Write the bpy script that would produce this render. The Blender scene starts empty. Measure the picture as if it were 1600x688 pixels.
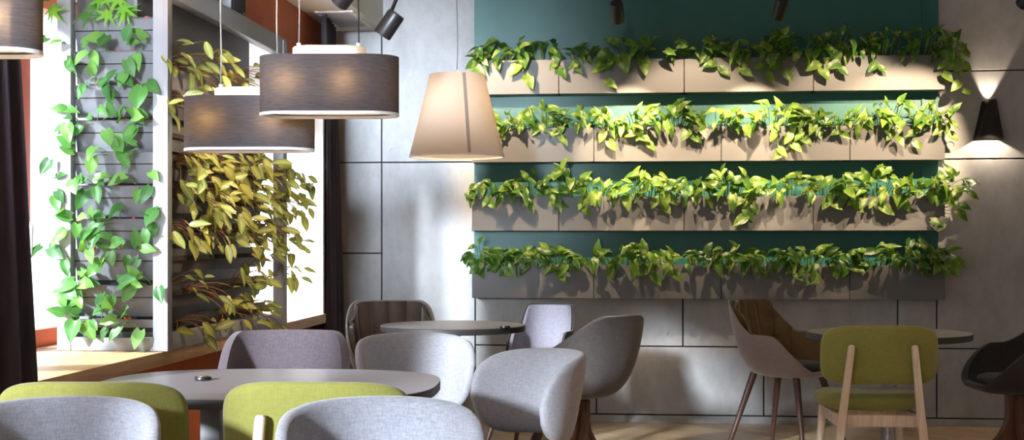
import bpy, bmesh, math, random
from math import sin, cos, pi, sqrt, radians as R
from mathutils import Vector, Matrix
random.seed(7)
S = bpy.context.scene
COL = S.collection
# ------------------------------------------------------------ camera maths
F = 2050.0; TH = math.atan(200/2050); CT, ST = cos(TH), sin(TH); HC = 1.15; HY = 375.0
def W(px, py, zc):
    lat = (px-800)/F*zc
    return Vector((-ST*zc+CT*lat, CT*zc+ST*lat, HC+(HY-py)/F*zc))
def onY(px, py, Y):
    return W(px, py, Y/(CT+ST*(px-800)/F))
def onX(px, py, X):
    return W(px, py, X/(-ST+CT*(px-800)/F))
def onZ(px, py, Z):
    return W(px, py, (Z-HC)*F/(HY-py))
cam_d = bpy.data.cameras.new('camera'); cam = bpy.data.objects.new('camera', cam_d); COL.objects.link(cam)
cam.location = (0, 0, HC); cam.rotation_euler = (pi/2, 0, TH)
cam_d.sensor_width = 36; cam_d.lens = 36*F/1600; cam_d.shift_y = (HY-344)/1600
cam_d.clip_start = 0.05
S.camera = cam
S.view_settings.view_transform = 'Standard'; S.view_settings.look = 'None'
S.view_settings.gamma = 1; S.view_settings.use_curve_mapping = False
S.view_settings.exposure = 0.15
# ------------------------------------------------------------ materials
def newmat(name):
    m = bpy.data.materials.new(name); m.use_nodes = True
    nt = m.node_tree; nt.nodes.clear()
    out = nt.nodes.new('ShaderNodeOutputMaterial')
    return m, nt, out
def N(nt, typ, **kw):
    n = nt.nodes.new(typ)
    for k, v in kw.items():
        if k in n.inputs.keys(): n.inputs[k].default_value = v
        else: setattr(n, k, v)
    return n
def rgba(c): return (c[0], c[1], c[2], 1)
def ramp(nt, fac, stops):
    r = nt.nodes.new('ShaderNodeValToRGB'); e = r.color_ramp.elements
    while len(e) < len(stops): e.new(0.5)
    for i, (p, c) in enumerate(stops): e[i].position = p; e[i].color = rgba(c)
    nt.links.new(fac, r.inputs['Fac']); return r
def mat(name, c, c2=None, scale=20, rough=.5, metal=0, bump=0, bscale=None, stretch=(1,1,1), detail=4, spec=.5, lo=.35, hi=.65, sheen=0, coat=0):
    m, nt, out = newmat(name)
    b = N(nt, 'ShaderNodeBsdfPrincipled', Roughness=rough, Metallic=metal)
    b.inputs['Specular IOR Level'].default_value = spec
    b.inputs['Sheen Weight'].default_value = sheen; b.inputs['Sheen Roughness'].default_value = .4
    b.inputs['Coat Weight'].default_value = coat
    nt.links.new(b.outputs[0], out.inputs[0])
    tc = N(nt, 'ShaderNodeTexCoord'); mp = N(nt, 'ShaderNodeMapping'); mp.inputs['Scale'].default_value = stretch
    nt.links.new(tc.outputs['Object'], mp.inputs[0])
    no = N(nt, 'ShaderNodeTexNoise', Scale=scale, Detail=detail, Roughness=.6); nt.links.new(mp.outputs[0], no.inputs['Vector'])
    c2 = c2 or tuple(x*.85 for x in c)
    r = ramp(nt, no.outputs['Fac'], [(lo, c2), (hi, c)])
    nt.links.new(r.outputs[0], b.inputs['Base Color'])
    if bump:
        n2 = N(nt, 'ShaderNodeTexNoise', Scale=bscale or scale, Detail=5); nt.links.new(mp.outputs[0], n2.inputs['Vector'])
        bp = N(nt, 'ShaderNodeBump', Strength=bump, Distance=.01); nt.links.new(n2.outputs['Fac'], bp.inputs['Height'])
        nt.links.new(bp.outputs[0], b.inputs['Normal'])
    return m
def fabric(name, c, c2, sheen=.3):
    m, nt, out = newmat(name)
    b = N(nt, 'ShaderNodeBsdfPrincipled', Roughness=.9)
    b.inputs['Specular IOR Level'].default_value = .2
    b.inputs['Sheen Weight'].default_value = sheen; b.inputs['Sheen Roughness'].default_value = .5
    tc = N(nt, 'ShaderNodeTexCoord')
    fs = []
    for st in ((260, 260, 40), (40, 40, 300)):
        mp = N(nt, 'ShaderNodeMapping'); mp.inputs['Scale'].default_value = st
        nt.links.new(tc.outputs['Object'], mp.inputs[0])
        no = N(nt, 'ShaderNodeTexNoise', Scale=1.0, Detail=3, Roughness=.7); nt.links.new(mp.outputs[0], no.inputs['Vector']); fs.append(no)
    ad = N(nt, 'ShaderNodeMath', operation='ADD'); nt.links.new(fs[0].outputs['Fac'], ad.inputs[0]); nt.links.new(fs[1].outputs['Fac'], ad.inputs[1])
    ha = N(nt, 'ShaderNodeMath', operation='MULTIPLY'); ha.inputs[1].default_value = .5; nt.links.new(ad.outputs[0], ha.inputs[0])
    r = ramp(nt, ha.outputs[0], [(.38, c2), (.62, c)])
    nt.links.new(r.outputs[0], b.inputs['Base Color'])
    bp = N(nt, 'ShaderNodeBump', Strength=.35, Distance=.002); nt.links.new(ha.outputs[0], bp.inputs['Height']); nt.links.new(bp.outputs[0], b.inputs['Normal'])
    nt.links.new(b.outputs[0], out.inputs[0]); return m
def wood(name, c, c2, axis=2, scale=14, rough=.45):
    st = [6, 6, 6]; st[axis] = .5
    return mat(name, c, c2, scale=scale/2, rough=rough, stretch=tuple(st), detail=6, bump=.08)
def shade_mat(name, c, tr, wt, weave=True, rough=.9):
    m, nt, out = newmat(name)
    tc = N(nt, 'ShaderNodeTexCoord'); mp = N(nt, 'ShaderNodeMapping'); mp.inputs['Scale'].default_value = (25, 25, 260)
    nt.links.new(tc.outputs['Object'], mp.inputs[0])
    no = N(nt, 'ShaderNodeTexNoise', Scale=1.0, Detail=4, Roughness=.75); nt.links.new(mp.outputs[0], no.inputs['Vector'])
    k = .55 if weave else .93
    r1 = ramp(nt, no.outputs['Fac'], [(.35, tuple(x*(.8 if weave else .96) for x in c)), (.65, c)])
    r2 = ramp(nt, no.outputs['Fac'], [(.35, tuple(x*k for x in tr)), (.65, tr)])
    d = N(nt, 'ShaderNodeBsdfDiffuse'); t = N(nt, 'ShaderNodeBsdfTranslucent')
    nt.links.new(r1.outputs[0], d.inputs['Color']); nt.links.new(r2.outputs[0], t.inputs['Color'])
    mx = N(nt, 'ShaderNodeMixShader'); mx.inputs[0].default_value = wt
    nt.links.new(d.outputs[0], mx.inputs[1]); nt.links.new(t.outputs[0], mx.inputs[2]); nt.links.new(mx.outputs[0], out.inputs[0])
    return m
def leaf_mat(name, dark, mid, light, variegate, kind='pothos', trans=.3):
    m, nt, out = newmat(name)
    at = N(nt, 'ShaderNodeAttribute', attribute_name='leaf'); sp = N(nt, 'ShaderNodeSeparateColor'); nt.links.new(at.outputs['Color'], sp.inputs[0])
    base = ramp(nt, sp.outputs[0], [(0, dark), (.5, mid), (1, light)])
    tc = N(nt, 'ShaderNodeTexCoord')
    mxc = N(nt, 'ShaderNodeMix', data_type='RGBA'); nt.links.new(base.outputs[0], mxc.inputs[6]); mxc.inputs[7].default_value = rgba(variegate)
    if kind == 'pothos':
        no = N(nt, 'ShaderNodeTexNoise', Scale=22, Detail=3); nt.links.new(tc.outputs['Object'], no.inputs['Vector'])
        r = ramp(nt, no.outputs['Fac'], [(.52, (0,0,0)), (.68, (.75,.75,.75))]); nt.links.new(r.outputs[0], mxc.inputs[0])
    elif kind == 'maranta':
        a = N(nt, 'ShaderNodeMath', operation='MULTIPLY'); a.inputs[1].default_value = 8.0; nt.links.new(sp.outputs[2], a.inputs[0])
        b_ = N(nt, 'ShaderNodeMath', operation='MULTIPLY'); b_.inputs[1].default_value = -2.0; nt.links.new(sp.outputs[1], b_.inputs[0])
        c_ = N(nt, 'ShaderNodeMath', operation='ADD'); nt.links.new(a.outputs[0], c_.inputs[0]); nt.links.new(b_.outputs[0], c_.inputs[1])
        d_ = N(nt, 'ShaderNodeMath', operation='MULTIPLY'); d_.inputs[1].default_value = 6.283; nt.links.new(c_.outputs[0], d_.inputs[0])
        s_ = N(nt, 'ShaderNodeMath', operation='SINE'); nt.links.new(d_.outputs[0], s_.inputs[0])
        e_ = N(nt, 'ShaderNodeMath', operation='MULTIPLY_ADD'); e_.inputs[1].default_value = .25; e_.inputs[2].default_value = .35; nt.links.new(s_.outputs[0], e_.inputs[0])
        g_ = N(nt, 'ShaderNodeMath', operation='LESS_THAN'); g_.inputs[1].default_value = .72; nt.links.new(sp.outputs[1], g_.inputs[0])
        h_ = N(nt, 'ShaderNodeMath', operation='MULTIPLY'); nt.links.new(e_.outputs[0], h_.inputs[0]); nt.links.new(g_.outputs[0], h_.inputs[1])
        mi = ramp(nt, sp.outputs[1], [(.05, (1,1,1)), (.16, (0,0,0))])
        k_ = N(nt, 'ShaderNodeMath', operation='MAXIMUM'); nt.links.new(h_.outputs[0], k_.inputs[0]); nt.links.new(mi.outputs[0], k_.inputs[1])
        nt.links.new(k_.outputs[0], mxc.inputs[0])
    else:
        mi = ramp(nt, sp.outputs[1], [(.0, (.15,.15,.15)), (.06, (0,0,0))]); nt.links.new(mi.outputs[0], mxc.inputs[0])
    b = N(nt, 'ShaderNodeBsdfPrincipled', Roughness=.38); b.inputs['Specular IOR Level'].default_value = .45
    nt.links.new(mxc.outputs[2], b.inputs['Base Color'])
    t = N(nt, 'ShaderNodeBsdfTranslucent'); hs = N(nt, 'ShaderNodeHueSaturation', Saturation=1.15, Value=1.35)
    nt.links.new(mxc.outputs[2], hs.inputs['Color']); nt.links.new(hs.outputs[0], t.inputs['Color'])
    mx = N(nt, 'ShaderNodeMixShader'); mx.inputs[0].default_value = trans
    nt.links.new(b.outputs[0], mx.inputs[1]); nt.links.new(t.outputs[0], mx.inputs[2]); nt.links.new(mx.outputs[0], out.inputs[0])
    return m
def emit(name, c, s):
    m, nt, out = newmat(name); e = N(nt, 'ShaderNodeEmission', Strength=s); e.inputs['Color'].default_value = rgba(c)
    nt.links.new(e.outputs[0], out.inputs[0]); return m
def glass_mat():
    m, nt, out = newmat('window_glass')
    t = N(nt, 'ShaderNodeBsdfTransparent'); t.inputs[0].default_value = (.95,.97,.98,1)
    g = N(nt, 'ShaderNodeBsdfGlossy', Roughness=.02); mx0 = None
    mx = N(nt, 'ShaderNodeMixShader'); mx.inputs[0].default_value = .06; nt.links.new(t.outputs[0], mx.inputs[1]); nt.links.new(g.outputs[0], mx.inputs[2])
    nt.links.new(mx.outputs[0], out.inputs[0]); return m
def concrete_mat():
    m, nt, out = newmat('concrete')
    b = N(nt, 'ShaderNodeBsdfPrincipled', Roughness=.55)
    tc = N(nt, 'ShaderNodeTexCoord'); n1 = N(nt, 'ShaderNodeTexNoise', Scale=1.3, Detail=6, Roughness=.6); n2 = N(nt, 'ShaderNodeTexNoise', Scale=9, Detail=7, Roughness=.7)
    mp = N(nt, 'ShaderNodeMapping'); mp.inputs['Scale'].default_value = (1, 1, .6)
    nt.links.new(tc.outputs['Object'], mp.inputs[0])
    for n in (n1, n2): nt.links.new(mp.outputs[0], n.inputs['Vector'])
    r1 = ramp(nt, n1.outputs['Fac'], [(.3, (.31,.305,.30)), (.7, (.41,.405,.40))])
    r2 = ramp(nt, n2.outputs['Fac'], [(.3, (.80,.80,.80)), (.6, (1,1,1))])
    mx = N(nt, 'ShaderNodeMix', data_type='RGBA', blend_type='MULTIPLY'); mx.inputs[0].default_value = 1
    nt.links.new(r1.outputs[0], mx.inputs[6]); nt.links.new(r2.outputs[0], mx.inputs[7]); nt.links.new(mx.outputs[2], b.inputs['Base Color'])
    bp = N(nt, 'ShaderNodeBump', Strength=.08, Distance=.01); nt.links.new(n2.outputs['Fac'], bp.inputs['Height']); nt.links.new(bp.outputs[0], b.inputs['Normal'])
    nt.links.new(b.outputs[0], out.inputs[0]); return m
def floor_mat():
    m, nt, out = newmat('oak_floor')
    b = N(nt, 'ShaderNodeBsdfPrincipled', Roughness=.35)
    tc = N(nt, 'ShaderNodeTexCoord'); mp = N(nt, 'ShaderNodeMapping'); mp.inputs['Rotation'].default_value = (0, 0, R(45))
    nt.links.new(tc.outputs['Object'], mp.inputs[0])
    br = N(nt, 'ShaderNodeTexBrick', Scale=1.0); br.inputs['Brick Width'].default_value = .5; br.inputs['Row Height'].default_value = .09
    br.inputs['Mortar Size'].default_value = .0015; br.inputs['Color1'].default_value = (.60,.40,.22,1); br.inputs['Color2'].default_value = (.76,.55,.34,1); br.inputs['Mortar'].default_value = (.12,.07,.04,1)
    nt.links.new(mp.outputs[0], br.inputs['Vector'])
    mp2 = N(nt, 'ShaderNodeMapping'); mp2.inputs['Rotation'].default_value = (0, 0, R(45)); mp2.inputs['Scale'].default_value = (2, 30, 1); nt.links.new(tc.outputs['Object'], mp2.inputs[0])
    no = N(nt, 'ShaderNodeTexNoise', Scale=1.5, Detail=6); nt.links.new(mp2.outputs[0], no.inputs['Vector'])
    r = ramp(nt, no.outputs['Fac'], [(.3, (.7,.7,.7)), (.7, (1,1,1))])
    mx = N(nt, 'ShaderNodeMix', data_type='RGBA', blend_type='MULTIPLY'); mx.inputs[0].default_value = 1
    nt.links.new(br.outputs['Color'], mx.inputs[6]); nt.links.new(r.outputs[0], mx.inputs[7]); nt.links.new(mx.outputs[2], b.inputs['Base Color'])
    nt.links.new(b.outputs[0], out.inputs[0]); return m
M = {}
M['concrete'] = concrete_mat(); M['floor'] = floor_mat()
M['gap'] = mat('dark_joint', (.03,.03,.035), rough=.9)
M['teal'] = mat('teal_paint', (.018,.125,.112), (.015,.107,.096), scale=3, rough=.45)
M['orange'] = mat('orange_plaster', (.50,.135,.048), (.44,.115,.04), scale=6, rough=.8, bump=.05)
M['orange_frame'] = mat('orange_window_paint', (.78,.17,.07), (.72,.15,.06), scale=6, rough=.4)
M['white'] = mat('white_plaster', (.80,.78,.74), (.76,.74,.70), scale=5, rough=.8)
M['ceil'] = mat('ceiling_paint', (.62,.60,.58), (.58,.56,.54), scale=3, rough=.9)
M['side'] = mat('greige_plaster', (.62,.60,.58), (.58,.56,.54), scale=3, rough=.9)
M['planter'] = mat('grey_planter_paint', (.125,.122,.118), (.117,.114,.11), scale=5, rough=.5)
M['rack'] = mat('grey_rack_paint', (.30,.31,.34), (.275,.285,.315), scale=5, rough=.42)
M['trough'] = mat('dark_trough_paint', (.215,.21,.225), (.19,.185,.20), scale=5, rough=.45)
M['soil'] = mat('potting_soil', (.035,.022,.014), (.012,.008,.006), scale=60, rough=1, bump=.8)
M['sill'] = wood('oak_sill', (.56,.36,.19), (.40,.23,.11), axis=1)
M['dwood'] = wood('dark_walnut', (.10,.045,.028), (.055,.024,.016))
M['mwood'] = wood('walnut_star_base', (.17,.065,.035), (.09,.035,.02))
M['lwood'] = wood('pale_ash', (.66,.53,.40), (.50,.38,.27), scale=24)
M['tabletop'] = mat('table_laminate', (.28,.26,.285), (.265,.245,.27), scale=60, rough=.33)
M['tabletopw'] = mat('brown_table_laminate', (.19,.16,.15), (.18,.15,.14), scale=60, rough=.36)
M['tedge'] = mat('black_table_edge', (.03,.028,.03), rough=.5)
M['steel'] = mat('brushed_steel', (.35,.35,.37), rough=.35, metal=.8)
M['black'] = mat('black_metal', (.012,.012,.013), (.01,.01,.011), rough=.4)
M['greyfab'] = fabric('blue_grey_fabric', (.27,.275,.31), (.17,.175,.205))
M['lightfab'] = fabric('light_grey_fabric', (.33,.33,.36), (.23,.23,.255))
M['darkfab'] = fabric('charcoal_fabric', (.16,.145,.14), (.10,.09,.088))
M['purplefab'] = fabric('mauve_grey_fabric', (.125,.10,.115), (.075,.06,.07))
M['lavfab'] = fabric('lavender_grey_fabric', (.27,.255,.30), (.19,.18,.215))
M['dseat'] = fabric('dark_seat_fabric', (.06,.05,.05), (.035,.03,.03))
M['blackfab'] = fabric('near_black_fabric', (.045,.038,.036), (.028,.024,.023), .1)
M['velvet'] = mat('brown_velvet', (.085,.052,.032), (.05,.03,.02), scale=7, rough=.8, sheen=.5, detail=5)
M['ochre'] = mat('ochre_velvet', (.20,.12,.045), (.12,.07,.027), scale=7, rough=.75, sheen=.5, detail=5)
M['mauveout'] = fabric('mauve_velvet', (.29,.235,.225), (.21,.168,.16), .5)
M['olive'] = fabric('olive_green_wool', (.215,.212,.050), (.17,.166,.038), .2)
M['curtain'] = mat('dark_curtain', (.060,.045,.058), (.045,.034,.045), scale=4, rough=.95, stretch=(8,8,.5))
M['shade'] = shade_mat('charcoal_shade_fabric', (.062,.058,.064), (.60,.52,.40), .07)
M['shadewhite'] = shade_mat('white_shade_fabric', (.60,.56,.51), (.80,.70,.56), .42, False)
M['seam'] = shade_mat('shade_seam', (.36,.33,.30), (.42,.36,.29), .3, False)
M['diffuser'] = shade_mat('white_diffuser', (.52,.49,.45), (.8,.74,.64), .45, False)
M['whitemetal'] = mat('white_metal', (.78,.77,.75), rough=.4)
M['cordgrey'] = mat('grey_cord', (.16,.155,.15), rough=.5)
M['grille'] = mat('vent_grille_grey', (.55,.56,.60), rough=.5)
M['bulb'] = emit('bulb_glow', (1, .72, .42), 25)
M['glass'] = glass_mat()
M['red'] = mat('red_dripper', (.75,.06,.02), rough=.4)
M['copper'] = mat('copper_disc', (.45,.27,.18), rough=.35, metal=.6)
M['pothos'] = leaf_mat('pothos_leaf', (.022,.07,.010), (.075,.18,.022), (.20,.32,.045), (.45,.50,.17))
M['philo'] = leaf_mat('philodendron_leaf', (.03,.11,.03), (.08,.24,.05), (.20,.40,.09), (.5,.75,.35), 'philo')
M['maranta'] = leaf_mat('prayer_plant_leaf', (.07,.10,.022), (.19,.22,.045), (.42,.38,.08), (.55,.56,.18), 'maranta', .22)
M['maple'] = leaf_mat('lobed_leaf', (.06,.20,.03), (.14,.36,.04), (.28,.5,.07), (.4,.6,.15), 'philo')
M['stem'] = mat('green_stem', (.22,.34,.06), (.15,.24,.04), scale=30, rough=.5)
M['stemred'] = mat('reddish_stem', (.30,.14,.05), (.2,.09,.03), scale=30, rough=.5)
# ------------------------------------------------------------ object helpers
def smooth(me, ang=40):
    for p in me.polygons: p.use_smooth = True
    try: me.set_sharp_from_angle(angle=R(ang))
    except Exception: pass
def obj(name, bm, m, parent=None, sm=True, ang=40, label=None):
    me = bpy.data.meshes.new(name); bm.to_mesh(me); bm.free()
    ms = m if isinstance(m, (list, tuple)) else [m]
    for x in ms: me.materials.append(x)
    if sm: smooth(me, ang)
    o = bpy.data.objects.new(name, me); COL.objects.link(o)
    if parent: o.parent = parent
    if label: o['label'] = label
    return o
def thing(name, label, cat, loc=(0,0,0), rz=0, group=None):
    o = bpy.data.objects.new(name, None); COL.objects.link(o); o.empty_display_size = .1
    o.location = loc; o.rotation_euler = (0, 0, rz); o['label'] = label; o['category'] = cat
    if group: o['group'] = group
    return o
def struct(o): o['kind'] = 'structure'; return o
def tag(o, label, cat, group=None):
    o['label'] = label; o['category'] = cat
    if group: o['group'] = group
    return o
def dup(root, loc, rz, label, group=None, name=None):
    r = root.copy(); COL.objects.link(r); r.location = loc; r.rotation_euler = (0, 0, rz); r['label'] = label
    if group: r['group'] = group
    for ch in list(root.children):
        c = ch.copy(); COL.objects.link(c); c.parent = r
        for g in list(ch.children):
            d = g.copy(); COL.objects.link(d); d.parent = c
    return r
def box(bm, x0, x1, y0, y1, z0, z1, bev=0, seg=2):
    g = bmesh.ops.create_cube(bm, size=1)
    vs = g['verts']
    for v in vs: v.co = Vector(((x0+x1)/2+v.co.x*(x1-x0), (y0+y1)/2+v.co.y*(y1-y0), (z0+z1)/2+v.co.z*(z1-z0)))
    if bev:
        es = list({e for v in vs for e in v.link_edges})
        bmesh.ops.bevel(bm, geom=es, offset=bev, segments=seg, affect='EDGES', profile=.5)
def BX(name, m, parent, *a, bev=0, **k):
    bm = bmesh.new(); box(bm, *a, bev=bev); return obj(name, bm, m, parent, **k)
def prism(bm, pts, z0, z1, bev=0, mi=0):
    a = [bm.verts.new((x, y, z0)) for x, y in pts]; b = [bm.verts.new((x, y, z1)) for x, y in pts]
    n = len(pts); f0 = bm.faces.new(a[::-1]); f1 = bm.faces.new(b)
    for i in range(n): bm.faces.new((a[i], a[(i+1)%n], b[(i+1)%n], b[i]))
    if bev: bmesh.ops.bevel(bm, geom=list(f0.edges)+list(f1.edges), offset=bev, segments=3, affect='EDGES')
    return f1
def tube(bm, pts, rs, n=8, cap=True, flat=None, off=0):
    pts = [Vector(p) for p in pts]
    if not isinstance(rs, (list, tuple)): rs = [rs]*len(pts)
    rings = []; up = Vector((0, 0, 1))
    d0 = (pts[1]-pts[0]).normalized()
    if abs(d0.z) > .9: up = Vector((0, 1, 0))
    for i, p in enumerate(pts):
        d = (pts[min(i+1, len(pts)-1)]-pts[max(i-1, 0)])
        d = d.normalized() if d.length > 1e-9 else Vector((0,0,1))
        a = up-d*up.dot(d)
        if a.length < 1e-4: a = Vector((1,0,0))-d*d.x
        a.normalize(); b = d.cross(a); up = a
        fx = flat or (1, 1)
        rings.append([bm.verts.new(p+(a*cos(2*pi*k/n+off)*fx[0]+b*sin(2*pi*k/n+off)*fx[1])*rs[i]) for k in range(n)])
    for i in range(len(rings)-1):
        for k in range(n): bm.faces.new((rings[i][k], rings[i][(k+1)%n], rings[i+1][(k+1)%n], rings[i+1][k]))
    if cap: bm.faces.new(rings[0][::-1]); bm.faces.new(rings[-1])
def lathe(bm, prof, n=48, c=(0,0)):
    rings = []
    for r, z in prof:
        if r < 1e-6: rings.append([bm.verts.new((c[0], c[1], z))])
        else: rings.append([bm.verts.new((c[0]+r*cos(2*pi*k/n), c[1]+r*sin(2*pi*k/n), z)) for k in range(n)])
    for a, b in zip(rings, rings[1:]):
        for k in range(n):
            k2 = (k+1) % n
            vs = ([a[k], a[k2]] if len(a) > 1 else [a[0]]) + ([b[k2], b[k]] if len(b) > 1 else [b[0]])
            if len(vs) > 2: bm.faces.new(vs)
    bmesh.ops.recalc_face_normals(bm, faces=bm.faces)
def superellipse(a, b, n=2.5, k=72):
    o = []
    for i in range(k):
        t = 2*pi*i/k; c, s = cos(t), sin(t)
        o.append((a*math.copysign(abs(c)**(2/n), c), b*math.copysign(abs(s)**(2/n), s)))
    return o
# ------------------------------------------------------------ setting
XW = -1.97; YB = 8.31; CH = 3.0; XR = 5.0; YF = -3.0; XG = -2.4; Y0, Y1 = -2.4, 7.5; ZS = .72; ZH = 2.17
struct(BX('floor', M['floor'], None, XG-.3, XR+.2, YF-.2, YB+.2, -.1, 0, sm=False))
struct(BX('ceiling', M['ceil'], None, XG-.3, XR+.2, YF-.2, YB+.2, CH, CH+.1, sm=False))
struct(BX('wall_right', M['side'], None, XR, XR+.2, YF, YB, 0, CH, sm=False))
bm = bmesh.new()
for a in ((XG-.3, -1.8, 0, CH), (-1.8, -.3, 0, 1.5), (-1.8, -.3, 2.9, CH), (-.3, XR, 0, CH)): box(bm, a[0], a[1], YF-.2, YF, a[2], a[3])
struct(obj('wall_front', bm, M['side'], None, sm=False))
bm = bmesh.new()
for a in ((-1.8, -.3, 1.5, 1.57), (-1.8, -.3, 2.83, 2.9), (-1.8, -1.73, 1.57, 2.83), (-.37, -.3, 1.57, 2.83)): box(bm, a[0], a[1], YF-.12, YF-.05, a[2], a[3])
wf_ = struct(obj('window_6', bm, M['orange_frame'], None, sm=False))  # added window behind the camera, placed high to let light onto the left wall
BX('pane', M['glass'], wf_, -1.73, -.37, YF-.09, YF-.084, 1.57, 2.83, sm=False)
bm = bmesh.new()
box(bm, XG-.1, XW, YF, YB, 0, ZS-.06); box(bm, XG-.1, XW, YF, YB, ZH, CH)
box(bm, XG-.1, XW, Y1+.019, YB, ZS-.06, ZH); box(bm, XG-.1, XW, YF, Y0, ZS-.06, ZH)
wl = struct(obj('wall_left', bm, M['orange'], None, sm=False))
struct(BX('trim_1', M['white'], None, XG+.02, -1.835, Y1-.012, Y1+.018, ZS+.001, ZH-.001, sm=False))   # white window reveal
struct(BX('trim_2', M['white'], None, XG+.02, XW-.004, Y0, Y1-.013, ZH-.012, ZH-.001, sm=False))
struct(BX('trim_3', M['sill'], None, XG-.02, -1.825, Y0, Y1+.018, ZS-.055, ZS, bev=.003))            # window sill
# windows
def window(i, ya, yb, yf0, yf1):
    bm = bmesh.new(); x0, x1 = XG-.07, XG
    w = .07
    box(bm, x0, x1, ya, yf0, ZS, ZH-.012, .004); box(bm, x0, x1, yf1, yb, ZS, ZH-.012, .004)
    box(bm, x0, x1, yf0, yf1, ZS, ZS+w, .004); box(bm, x0, x1, yf0, yf1, ZH-w-.012, ZH-.012, .004)
    o = struct(obj('window_%d' % i, bm, M['orange_frame']))
    BX('pane', M['glass'], o, XG-.04, XG-.034, yf0, yf1, ZS+w, ZH-w-.012, sm=False)
    return o
window(1, -2.4, .6, -2.3, .5); window(5, .6, 2.35, .7, 2.2); window(2, 2.35, 4.0, 2.5, 3.9)
w3 = window(3, 4.0, 4.90, 4.1, 4.80); window(4, 4.90, 7.487, 4.985, 7.4)
hp = onX(36, 350, XG+.02)
bm = bmesh.new()
box(bm, XG, XG+.012, hp.y-.016, hp.y+.016, hp.z-.05, hp.z+.03, .004)
tube(bm, [(XG+.01, hp.y, hp.z), (XG+.045, hp.y, hp.z), (XG+.052, hp.y, hp.z-.01), (XG+.05, hp.y, hp.z-.11)], [.008,.009,.010,.008], 10)
obj('window_handle', bm, M['whitemetal'], w3, label='white window handle')
# back wall
def xb(px): return onY(px, HY, YB).x
bm = bmesh.new(); box(bm, XG-.3, XR, YB, YB+.2, 0, CH)
wb = struct(obj('wall_back', bm, M['gap'], sm=False))
z1, z2, z3, z4 = .480, 1.064, 1.647, 2.19
def panel(px0, px1, za, zb, holes=(), X0=None, X1=None):
    g = .0045; x0 = (xb(px0) if X0 is None else X0)+g; x1 = (xb(px1) if X1 is None else X1)-g
    o = BX('concrete_panel', M['concrete'], wb, x0, x1, YB-.015, YB+.001, za+g, zb-g, bev=.0015, sm=False)
    if holes:
        bm = bmesh.new()
        for hx, hy in holes:
            p = onY(hx, hy, YB-.015)
            bmesh.ops.create_cone(bm, cap_ends=True, segments=32, radius1=.0235, radius2=.0235, depth=.016, matrix=Matrix.Translation((p.x, YB-.015, p.z)) @ Matrix.Rotation(pi/2, 4, 'X'))
        c = obj('cutter', bm, M['concrete'], sm=False)
        md = o.modifiers.new('b', 'BOOLEAN'); md.operation = 'DIFFERENCE'; md.object = c; md.solver = 'EXACT'
        dg = bpy.context.evaluated_depsgraph_get(); me = bpy.data.meshes.new_from_object(o.evaluated_get(dg))
        o.modifiers.clear(); o.data = me; bpy.data.objects.remove(c)
    return o
panel(0, 597, z3, CH, [(580,237)], X0=XW); panel(0, 597, z2, z3, [(580,273),(580,379)], X0=XW); panel(0, 597, .05, z2, [(580,414)], X0=XW)
panel(597, 743, z3, CH, [(615,237)]); panel(597, 743, .05, z3, [(615,273),(725,272)])
panel(743, 1067, z1, z3, [(763,478),(1048,523)]); panel(1067, 1402, z1, z3, [(1086,523)]); panel(1402, 1463, z1, z3)
panel(743, 1463, z3, CH)
panel(743, 932, .05, z1); panel(932, 1193, .05, z1); panel(1193, 1463, .05, z1)
for i, (a, b) in enumerate([(xb(1463), 3.35), (3.35, XR)]):
    panel(0, 0, .05, z1, [(1483,562)] if not i else (), X0=a, X1=b); panel(0, 0, z1, z3, X0=a, X1=b)
    panel(0, 0, z3, z4, [(1485,227),(1485,131)] if not i else (), X0=a, X1=b); panel(0, 0, z4, CH, X0=a, X1=b)
struct(BX('baseboard_back', M['concrete'], None, XW, XR, YB-.022, YB-.001, 0, .046, bev=.002, sm=False))
tl, tr = onY(741, HY, YB-.03).x, onY(1466, HY, YB-.03).x
t = thing('wall_panel', 'dark teal painted panel behind the four rows of wall planters', 'wall panel', ((tl+tr)/2, YB-.03, .80))
hw = (tr-tl)/2
BX('board', M['teal'], t, -hw, hw, 0, .014, 0, CH-.80-.002, bev=.001, sm=False)
BX('edge_channel', M['teal'], t, hw-.10, hw-.085, -.012, 0, .0, CH-.80-.01, sm=False)
# bulkhead with vent
bk = struct(BX('trim_4', M['white'], None, XW, -1.64, .5, YB-.016, 2.492, CH, bev=.002, sm=False))
v = thing('air_vent', 'white framed grey slatted air vent under the ceiling bulkhead', 'air vent', (-1.785, 7.83, 2.492))
bm = bmesh.new()
for a in ((-.115,.115,-.29,-.25), (-.115,.115,.25,.29), (-.115,-.085,-.25,.25), (.085,.115,-.25,.25)): box(bm, a[0], a[1], a[2], a[3], -.010, 0, .002)
obj('vent_frame', bm, M['whitemetal'], v)
BX('vent_duct', M['black'], v, -.085, .085, -.25, .25, -.0015, -.0005, sm=False)
for k in range(20):
    bm = bmesh.new(); box(bm, -.085, .085, -.003, .003, -.009, 0)
    s = obj('slat', bm, M['grille'], v, sm=False); s.location = (0, -.24+k*.0253, -.0015); s.rotation_euler = (R(25), 0, 0)
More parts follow.
